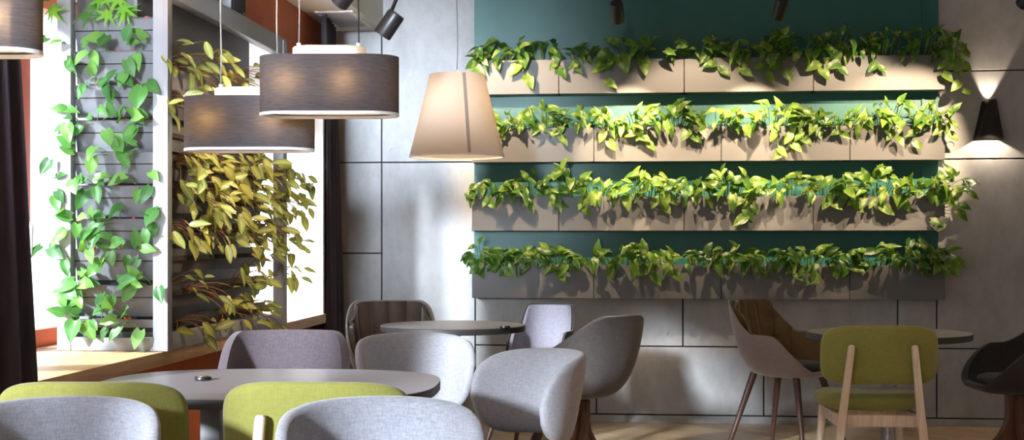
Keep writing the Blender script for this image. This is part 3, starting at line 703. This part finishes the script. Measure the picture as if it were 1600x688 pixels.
# ------------------------------------------------------------ track spotlights
def spot(name, loc_, target, e, ang=40, blend=.5, c=WARM, r=.013, parent=None):
    l = bpy.data.lights.new(name, 'SPOT'); l.energy = e; l.color = c; l.spot_size = R(ang); l.spot_blend = blend; l.shadow_soft_size = r
    o = bpy.data.objects.new(name, l); COL.objects.link(o); o.location = loc_
    o.rotation_euler = (Vector(target)-Vector(loc_)).to_track_quat('-Z', 'Y').to_euler()
    return o
def head(tip, aim, label, rad=.036, L=.125, adapter=True, lit=None, ang=45):
    """cylinder head whose open end centre is tip, pointing at aim"""
    tip = Vector(tip); d = (Vector(aim)-tip).normalized(); back = tip-d*L
    top = Vector((back.x, back.y, CH))
    t = thing('track_spotlight', label, 'spotlight', (back.x, back.y, CH-.03), 0, 'black track spotlights')
    o0 = Vector(t.location)
    bm = bmesh.new(); tube(bm, [back-o0, back+d*.01-o0, tip-d*.004-o0, tip-o0], [rad*.93, rad, rad, rad*.97], 28, cap=False)
    tube(bm, [tip-d*.02-o0, tip-d*.018-o0], [rad*.9, rad*.9], 28); tube(bm, [back-o0-d*.001, back-o0], [rad*.92, rad*.93], 28)
    obj('lamp_head', bm, M['black'], t)
    bm = bmesh.new(); mid = (back+tip)/2-o0
    tube(bm, [Vector((mid.x, mid.y+rad, mid.z)), Vector((mid.x, mid.y+rad+.008, mid.z+.06)), Vector((0, 0, mid.z+.10)), Vector((0, 0, .0))], .008, 10)
    obj('arm', bm, M['black'], t)
    BX('track_adapter', M['black'], t, -.06, .06, -.018, .018, -.01, .028, bev=.003)
    if lit: spot('spot_light', tip+d*.01, aim, lit, ang)
    return t
def rowpt(px, r_): p = onY(px, sum(rows_px[r_])/2, YP); return p
TRK = 7.45
sp1 = onY(966, 33, TRK); head(sp1, rowpt(985, 1), 'black track spotlight above the teal panel, left of centre', lit=200, ang=45)
sp2 = onY(1216, 27, TRK); head(sp2, rowpt(1170, 1), 'black tilted track spotlight above the teal panel, right of centre', lit=200, ang=45)
sp3 = W(597, 55, 5.1)
head(sp3, sp3+Vector((-.55, .1, -.75)), 'black angled track spotlight beside the ceiling bulkhead', L=.10)
spot('spot_light', sp3+Vector((-.012, 0, -.016)), (XC, 5.6, 1.4), 55, 64)
sp4 = W(530, 6, 4.9); head(sp4, (XC, 5.2, 1.3), 'black track spotlight cut off by the top edge near the bulkhead', lit=25, ang=45)
sp5 = onY(1596, 8, 7.2); head(sp5, rowpt(1400, 1), 'black track spotlight in the top right corner', lit=230, ang=48)
bm = bmesh.new(); box(bm, -1.2, 4.2, TRK-.02, TRK+.02, CH-.028, CH-.001); tag(obj('lighting_track', bm, M['black'], sm=False), 'black ceiling lighting track above the frame', 'lighting track')
spot('track_light', onY(660, -75, 6.95), rowpt(840, 1), 300, 46)
spot('track_light', onY(1090, -75, 6.95), rowpt(1080, 1), 200, 46)
spot('track_light', onY(1450, -75, 6.95), rowpt(1320, 1), 200, 46)
# ------------------------------------------------------------ wall sconce
p = onY(1541, 220, YB-.015); s = p.y/CT/F*1.0
t = thing('wall_sconce', 'tapered dark bronze up and down light on the concrete wall', 'wall lamp', (p.x, YB-.015, p.z))
s = 8.06/F; hb, ht, H_ = 20.5*s, 9.5*s, 63*s
bm = bmesh.new()
def q(x, y, z): return bm.verts.new((x, y, z))
B_ = [q(-hb, 0, 0), q(-hb*.8, -.10, 0), q(hb, -.10, 0), q(hb, 0, 0)]; T_ = [q(-ht+.01, 0, H_-.006), q(-ht*.2+.01, -.055, H_), q(ht+.008, -.055, H_+.003), q(ht+.008, 0, H_+.003)]
for i in range(4): bm.faces.new((B_[i], B_[(i+1)%4], T_[(i+1)%4], T_[i]))
bmesh.ops.solidify(bm, geom=bm.faces[:], thickness=.004); bmesh.ops.recalc_face_normals(bm, faces=bm.faces)
M['bronze'] = mat('dark_bronze', (.035,.028,.025), rough=.5)
obj('lamp_body', bm, M['bronze'], t, sm=False)
bm = bmesh.new(); bmesh.ops.create_uvsphere(bm, u_segments=12, v_segments=8, radius=.01); bb = obj('bulb', bm, M['bulb'], t); bb.location = (.005, -.04, H_*.55)
spot('sconce_down', (p.x, YB-.065, p.z+.045), (p.x, YB-.06, 0), 11, 135, .25, (1,.80,.60), .01)
spot('sconce_up', (p.x+.006, YB-.05, p.z+H_-.045), (p.x+.006, YB-.045, 3), 16, 58, .3, (1,.80,.60), .008)
# ------------------------------------------------------------ tables
def disc_button(x, y, z, label):
    o = thing('call_button', label, 'table button', (x, y, z), 0, 'small round buttons on the tables')
    bm = bmesh.new(); lathe(bm, [(0, 0), (.021, 0), (.025, .003), (.024, .009), (.018, .011), (.017, .009), (0, .009)], 32); obj('ring', bm, M['black'], o)
    bm = bmesh.new(); lathe(bm, [(0, .0092), (.016, .0092), (.015, .012), (0, .0125)], 32); obj('cap', bm, M['copper'], o, label='copper coloured cap')
TZ = .745
def tabletop(parent, pts, m):
    bm = bmesh.new(); prism(bm, pts, TZ-.026, TZ-.0005, .002)
    for f in bm.faces: f.material_index = 0 if f.normal.z > .9 else 1
    return obj('tabletop', bm, [m, M['tedge']], parent)
c = W(418, 600, 3.72)
t = thing('cafe_table', 'long grey oval-ended dining table in front', 'table', (c.x, c.y, 0), TH*.6)
ft = t
tabletop(t, superellipse(.485, .40, 2.9, 96), M['tabletop'])
for sx in (-1, 1):
    BX('column', M['trough'], t, sx*.155-.028, sx*.155+.028, -.04, .04, .012, TZ-.027, bev=.004)
BX('base_plate', M['black'], t, -.28, .28, -.20, .20, 0, .012, bev=.004)
BX('support_plate', M['black'], t, -.22, .22, -.12, .12, TZ-.034, TZ-.027, bev=.001)
d_ = onZ(317, 594, TZ); disc_button(d_.x, d_.y, TZ, 'small round copper capped button on the front oval table')
def round_table(px, zc, r, m, label, colm):
    c = W(px, 500, zc); t = thing('round_cafe_table', label, 'table', (c.x, c.y, 0), 0, None)
    bm = bmesh.new(); lathe(bm, [(0, TZ-.028), (r-.004, TZ-.028), (r, TZ-.024), (r, TZ-.003), (r-.003, TZ), (0, TZ)], 96)
    bmesh.ops.recalc_face_normals(bm, faces=bm.faces)
    for f in bm.faces: f.material_index = 0 if f.normal.z > .9 else 1
    obj('tabletop', bm, [m, M['tedge']], t)
    bm = bmesh.new(); lathe(bm, [(0, .015), (.036, .015), (.036, TZ-.04), (.10, TZ-.035), (.10, TZ-.029), (0, TZ-.029)], 40); obj('column', bm, colm, t)
    bm = bmesh.new(); lathe(bm, [(0, 0), (.22, 0), (.22, .008), (.05, .016), (0, .016)], 56); obj('base', bm, M['black'] if colm != M['steel'] else M['steel'], t)
    return t
round_table(708, 6.25, .345, M['tabletopw'], 'round brown-grey table below the white cone lamp', M['black'])
d_ = onZ(789, 513, TZ); disc_button(d_.x, d_.y, TZ, 'small round copper capped button on the round table below the cone lamp')
round_table(1388, 5.75, .353, M['tabletop'], 'round grey table behind the olive chair on the right', M['steel'])
# ------------------------------------------------------------ chairs
def place(px, zc): c = W(px, 400, zc); return (c.x, c.y, 0)
def cpanel(a, b, zc_, hh, th, span, lean=.18, taper=4.0, drop=.03, nu=56, nc=20, asym=0):
    """curved padded C panel: back at +Y"""
    bm = bmesh.new(); rings = []
    for i in range(nu+1):
        u = -1+2*i/nu; uu = max(-.9995, min(.9995, u)); phi = R(span)*uu
        e = (1-abs(uu)**taper)**.5; hgt = max(.002, hh*e); tt = th*(.35+.65*(1-abs(uu)**8)**.5); zc2 = zc_-drop*uu*uu
        ring = []
        for k in range(nc):
            q_ = 2*pi*k/nc; cz = math.copysign(abs(sin(q_))**(2/3.2), sin(q_))*hgt; cr = math.copysign(abs(cos(q_))**(2/3.2), cos(q_))*tt
            z = zc2+cz; ro = cr+lean*cz
            ring.append(bm.verts.new(((a+ro)*sin(phi), (b+ro)*cos(phi), z)))
        rings.append(ring)
    for i in range(nu):
        for k in range(nc): bm.faces.new((rings[i][k], rings[i][(k+1)%nc], rings[i+1][(k+1)%nc], rings[i+1][k]))
    bm.faces.new(rings[0][::-1]); bm.faces.new(rings[-1]); bmesh.ops.recalc_face_normals(bm, faces=bm.faces)
    return bm
def cushion(bm, a, b, z0, z1, n=3.0, k=56, cy=0):
    prof = [(0, z0), (.80, z0), (.95, z0+.008), (1, z0+(z1-z0)*.45), (.97, z0+(z1-z0)*.78), (.86, z0+(z1-z0)*.95), (.5, z1), (0, z1+.003)]
    se = superellipse(a, b, n, k); rings = []
    for f, z in prof: rings.append([bm.verts.new((x*f, y*f+cy, z)) for x, y in se] if f > 0 else [bm.verts.new((0, cy, z))])
    for A, B in zip(rings, rings[1:]):
        for i in range(k):
            j = (i+1) % k; vs = ([A[i], A[j]] if len(A) > 1 else [A[0]])+([B[j], B[i]] if len(B) > 1 else [B[0]]); bm.faces.new(vs)
    bmesh.ops.recalc_face_normals(bm, faces=bm.faces)
def wrap_chair(label, fab, loc_, rz, group, seat=None):
    t = thing('wrap_back_chair', label, 'chair', loc_, rz, group)
    obj('backrest', cpanel(.197, .222, .655, .138, .022, 92, taper=5.5, drop=.018), fab, t, ang=180)
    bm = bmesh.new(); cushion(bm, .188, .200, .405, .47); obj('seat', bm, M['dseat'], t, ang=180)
    for sx in (-1, 1):
        bm = bmesh.new(); tube(bm, [(sx*.12, .155, .41), (sx*.122, .205, .50), (sx*.122, .224, .60)], [.017, .015, .012], 10, flat=(1.3, .7)); obj('back_support', bm, M['dwood'], t)
        for sy in (-1, 1):
            bm = bmesh.new(); tube(bm, [(sx*.13, sy*.14, .41), (sx*.155, sy*.185, .2), (sx*.18, sy*.215, 0)], [.021, .018, .012], 12); obj('leg', bm, M['dwood'], t)
    return t
def hfun(phi, hb, ha, hf, b0=22, b1=88, f0=95, f1=155):
    d = abs(math.degrees(phi))
    def ss(x): x = max(0, min(1, x)); return x*x*(3-2*x)
    h = hb+(ha-hb)*ss((d-b0)/(b1-b0)); return h+(hf-h)*ss((d-f0)/(f1-f0))
def bowl(a, bb_, bf, zb, hb, ha, hf, inset=0, pleat=0, lean=.16, nph=96, nps=18, **kw):
    bm = bmesh.new(); rings = []; a -= inset; bb_ -= inset; bf -= inset
    for j in range(nps+1):
        psi = (j/nps)*pi/2; ring = []
        for i in range(nph):
            phi = -pi+2*pi*i/nph; h_ = hfun(phi, hb, ha, hf, **kw)-inset*.4
            rr = sin(psi)**.42; zz = zb+inset+(h_-zb-inset)*(1-max(0, cos(psi))**.95)
            b_ = bb_ if cos(phi) > 0 else bf
            n_ = 3.3; cc, sn = cos(phi), sin(phi); den = (abs(sn/a)**n_+abs(cc/b_)**n_)**(-1/n_)
            r_ = den*rr
            if pleat and zz > .5: r_ -= pleat*(abs(sin(phi*8.0))**.7)*min(1, (zz-.5)*8)*(1 if abs(phi) < 1.3 else .3)
            x, y = r_*sn, r_*cc
            k = max(0, zz-zb-.05); x *= 1+k*lean; y = y+k*lean*.9*(max(0, cc))
            ring.append(bm.verts.new((x, y, zz)))
            if j == 0: break
        rings.append(ring)
    for A, B in zip(rings, rings[1:]):
        for i in range(nph):
            k = (i+1) % nph
            bm.faces.new(([A[i], A[k]] if len(A) > 1 else [A[0]])+[B[k], B[i]])
    bmesh.ops.recalc_face_normals(bm, faces=bm.faces)
    return bm
def solid(o, th, off=-1):
    md = o.modifiers.new('s', 'SOLIDIFY'); md.thickness = th; md.offset = off
    md = o.modifiers.new('b', 'BEVEL'); md.width = th*.42; md.segments = 3; md.limit_method = 'ANGLE'; md.angle_limit = R(50)
    return o
def legs4(t, m, zt=.41, top=.13, bot=.235, r0=.020, r1=.011, fy=1):
    for sx in (-1, 1):
        for sy in (-1, 1):
            bm = bmesh.new(); tube(bm, [(sx*top, sy*top, zt), (sx*(top+bot)/2, sy*(top+bot)/2, zt/2), (sx*bot, sy*bot, 0)], [r0, (r0+r1)/2, r1], 14); obj('leg', bm, m, t)
def star(t, m, zt=.41, rot=45, reach=.27):
    bm = bmesh.new(); lathe(bm, [(0, zt-.02), (.05, zt-.02), (.05, zt), (.09, zt+.012), (0, zt+.012)], 24); obj('swivel', bm, M['black'], t)
    for k in range(4):
        bm = bmesh.new()
        prof = [(.004, zt-.015, .05), (.006, .30, .05), (.010, .24, .048), (.05, .16, .042), (.14, .085, .034), (reach, 0.012, .022)]
        up = [(.062, zt-.015), (.06, .30), (.068, .25), (.10, .195), (.17, .125), (reach+.018, .024)]
        L_ = []
        for (x0, z0_, w_), (x1, z1_) in zip(prof, up):
            w_ *= .62
            L_.append([bm.verts.new((x0, -w_, z0_)), bm.verts.new((x0, w_, z0_)), bm.verts.new((x1, w_, z1_)), bm.verts.new((x1, -w_, z1_))])
        for A, B in zip(L_, L_[1:]):
            for i in range(4): bm.faces.new((A[i], A[(i+1)%4], B[(i+1)%4], B[i]))
        bm.faces.new(L_[0][::-1]); bm.faces.new(L_[-1]); bmesh.ops.recalc_face_normals(bm, faces=bm.faces)
        bmesh.ops.bevel(bm, geom=bm.edges[:], offset=.004, segments=2, affect='EDGES')
        o = obj('leg', bm, m, t); o.rotation_euler = (0, 0, R(rot+90*k))
def tub_chair(name, label, outer, inner, loc_, rz, base, group=None, hb=.80, ha=.66, hf=.45, a=.255, bb_=.25, bf=.24, pleat=0, lean=.16, th=.018, star_rot=45, seatm=None, **kw):
    t = thing(name, label, 'chair', loc_, rz, group)
    o = obj('shell', bowl(a, bb_, bf, .405, hb, ha, hf, lean=lean, **kw), outer, t, ang=60)
    if inner is None: solid(o, .032)
    else:
        solid(o, .010)
        q_ = obj('lining', bowl(a, bb_, bf, .405, hb, ha, hf, inset=.014, pleat=pleat, lean=lean, **kw), inner, t, ang=60); solid(q_, .018)
    bm = bmesh.new(); cushion(bm, a*.74, (bb_+bf)/2*.74, .446, .49, 2.8); obj('seat_cushion', bm, seatm or inner or outer, t, ang=180)
    if base == 'legs': legs4(t, M['dwood'], zt=.425)
    else: star(t, M['mwood'], rot=star_rot)
    return t
def olive_chair(label, loc_, rz):
    t = thing('olive_chair', label, 'chair', loc_, rz, 'olive upholstered chairs with pale wood frames')
    # backrest: gently curved rounded panel
    bm = bmesh.new(); nx, nz = 28, 14; Wd, Hh, th = .232, .118, .017; zc_ = .695
    se = superellipse(1, 1, 4.2, 64)
    def yb_(x): return .235-.9*x*x*.9
    rings = []
    for f, dy in ((0, -th), (.6, -th), (.86, -th*.92), (.96, -th*.6), (1, 0), (.96, th*.6), (.86, th*.92), (.6, th), (0, th)):
        if f == 0: rings.append([bm.verts.new((0, yb_(0)+dy, zc_))]); continue
        rings.append([bm.verts.new((x*Wd*f, yb_(x*Wd*f)+dy+.10*(z*Hh*f), zc_+z*Hh*f-.012*(z < 0)*x*x)) for x, z in se])
    for A, B in zip(rings, rings[1:]):
        for i in range(64):
            j = (i+1) % 64; bm.faces.new(([A[i], A[j]] if len(A) > 1 else [A[0]])+([B[j], B[i]] if len(B) > 1 else [B[0]]))
    bmesh.ops.recalc_face_normals(bm, faces=bm.faces); obj('backrest', bm, M['olive'], t, ang=180)
    bm = bmesh.new(); cushion(bm, .215, .215, .452, .522, 2.7, cy=-.01)
    for v_ in bm.verts: v_.co.z += .25*v_.co.x**2+.12*max(0, v_.co.y)**2*4
    obj('seat', bm, M['olive'], t, ang=180)
    bm = bmesh.new()
    box(bm, -.16, .16, -.155, -.13, .405, .452, .004); box(bm, -.15, .15, .185, .21, .405, .452, .004); box(bm, -.168, -.146, -.15, .22, .405, .452, .004); box(bm, .146, .168, -.15, .22, .405, .452, .004)
    obj('seat_frame', bm, M['lwood'], t)
    for sx in (-1, 1):
        bm = bmesh.new(); tube(bm, [(sx*.122, .262, .735), (sx*.123, .262, .725), (sx*.152, .240, .46), (sx*.160, .238, .40), (sx*.20, .268, 0)], [.013, .0165, .020, .021, .016], 4, flat=(1.0, 1.0), off=pi/4)
        bmesh.ops.bevel(bm, geom=bm.edges[:], offset=.002, segments=2, affect='EDGES'); obj('rear_post', bm, M['lwood'], t)
        bm = bmesh.new(); tube(bm, [(sx*.158, -.150, .455), (sx*.185, -.20, 0)], [.018, .012], 12); obj('front_leg', bm, M['lwood'], t)
    return t
G1 = 'light grey wrap back chairs'
wrap_chair('blue-grey curved back chair at the bottom left, half in shadow', M['greyfab'], place(76, 2.76), TH+R(8), G1)
wrap_chair('blue-grey curved back chair at the bottom centre, before the olive chair', M['greyfab'], place(598, 2.76), TH+R(10), G1)
wrap_chair('pale grey curved back chair just behind the oval table\'s right end', M['lightfab'], place(652, 4.82), TH+R(12), G1)
wrap_chair('pale grey curved back chair turned sideways, right of the oval table', M['lightfab'], place(792, 4.15), TH+R(-56), G1)
olive_chair('olive chair at the lower left, mostly hidden behind a grey chair', place(183, 3.36), pi+TH)
olive_chair('olive chair at the oval table, overlapped by the centre grey chair', place(520, 3.36), pi+TH-R(3))
olive_chair('olive chair with pale wood posts in full view before the right round table', place(1357, 5.42), pi+TH-R(3))
tub_chair('tub_chair', 'mauve grey tub chair on the far side of the oval table', M['purplefab'], None, place(442, 4.78), TH+R(6), 'legs', hb=.80, ha=.66, a=.235, b0=38, b1=82)
tub_chair('swivel_tub_chair', 'dark grey tub chair seen from behind on a wooden star base', M['darkfab'], None, place(900, 6.2), R(-128), 'star', hb=.80, ha=.64, star_rot=20)
tub_chair('swivel_tub_chair', 'black tub chair on a reddish wooden star base at the right edge', M['blackfab'], None, place(1592, 6.4), R(-82), 'star', hb=.80, ha=.63, star_rot=0)
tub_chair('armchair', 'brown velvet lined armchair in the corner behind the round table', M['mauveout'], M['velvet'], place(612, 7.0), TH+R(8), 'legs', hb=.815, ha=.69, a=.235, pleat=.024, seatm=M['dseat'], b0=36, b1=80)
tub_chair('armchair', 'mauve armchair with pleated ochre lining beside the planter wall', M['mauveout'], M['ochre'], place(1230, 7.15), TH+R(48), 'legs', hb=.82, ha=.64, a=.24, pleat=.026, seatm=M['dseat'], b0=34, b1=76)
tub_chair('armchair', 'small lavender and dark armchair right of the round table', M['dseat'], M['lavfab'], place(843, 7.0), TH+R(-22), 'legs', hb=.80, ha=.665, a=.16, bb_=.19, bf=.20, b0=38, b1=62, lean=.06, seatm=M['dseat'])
# ------------------------------------------------------------ light
w = bpy.data.worlds.new('world'); S.world = w; w.use_nodes = True; nt = w.node_tree
bg = nt.nodes['Background']; bg.inputs[0].default_value = (.80, .90, 1.0, 1); bg.inputs[1].default_value = 3.5
sl = bpy.data.lights.new('sun', 'SUN'); sl.energy = 12; sl.angle = R(5); sl.color = (.86, .92, 1.0)
so = bpy.data.objects.new('sun', sl); COL.objects.link(so); so.rotation_euler = Vector((1, 1.9, -.62)).to_track_quat('-Z', 'Y').to_euler()
sl = bpy.data.lights.new('added_sill_sun', 'SUN'); sl.energy = 14; sl.angle = R(4); sl.color = (1, .97, .93)  # second, steeper sun added to brighten the window sill
so = bpy.data.objects.new('added_sill_sun', sl); COL.objects.link(so); so.rotation_euler = Vector((1, .45, -1.75)).to_track_quat('-Z', 'Y').to_euler()
l = bpy.data.lights.new('window_portal', 'AREA'); l.shape = 'RECTANGLE'; l.size = Y1-Y0; l.size_y = ZH-ZS; l.cycles.is_portal = True
o = bpy.data.objects.new('window_portal', l); COL.objects.link(o); o.location = (XG-.09, (Y0+Y1)/2, (ZS+ZH)/2); o.rotation_euler = (Vector((1, 0, 0))).to_track_quat('-Z', 'Y').to_euler()
o.rotation_euler = (pi/2, 0, -pi/2)
l.size, l.size_y = Y1-Y0, ZH-ZS
l = bpy.data.lights.new('left_wall_fill', 'AREA'); l.shape = 'RECTANGLE'; l.size = .9; l.size_y = 1.3; l.energy = 22; l.color = (.80, .88, 1.0); l.spread = R(12)  # area light added outside the unseen rear window, cool fill for the left wall
o = bpy.data.objects.new('left_wall_fill', l); COL.objects.link(o); o.location = (-1.25, YF-.4, 2.3); o.rotation_euler = Vector((-.022, 1, -.03)).to_track_quat('-Z', 'Z').to_euler()
# warm fill added from the unseen ceiling to lift the room's ambient
for x, y in ((1.2, 1.5), (3.2, 3.5), (1.5, 4.5), (3.5, .5), (0, -1.2)):
    spot('warm_fill', (x, y, CH-.03), (x, y, 0), 32, 110, .8, (1, .80, .62), .06)
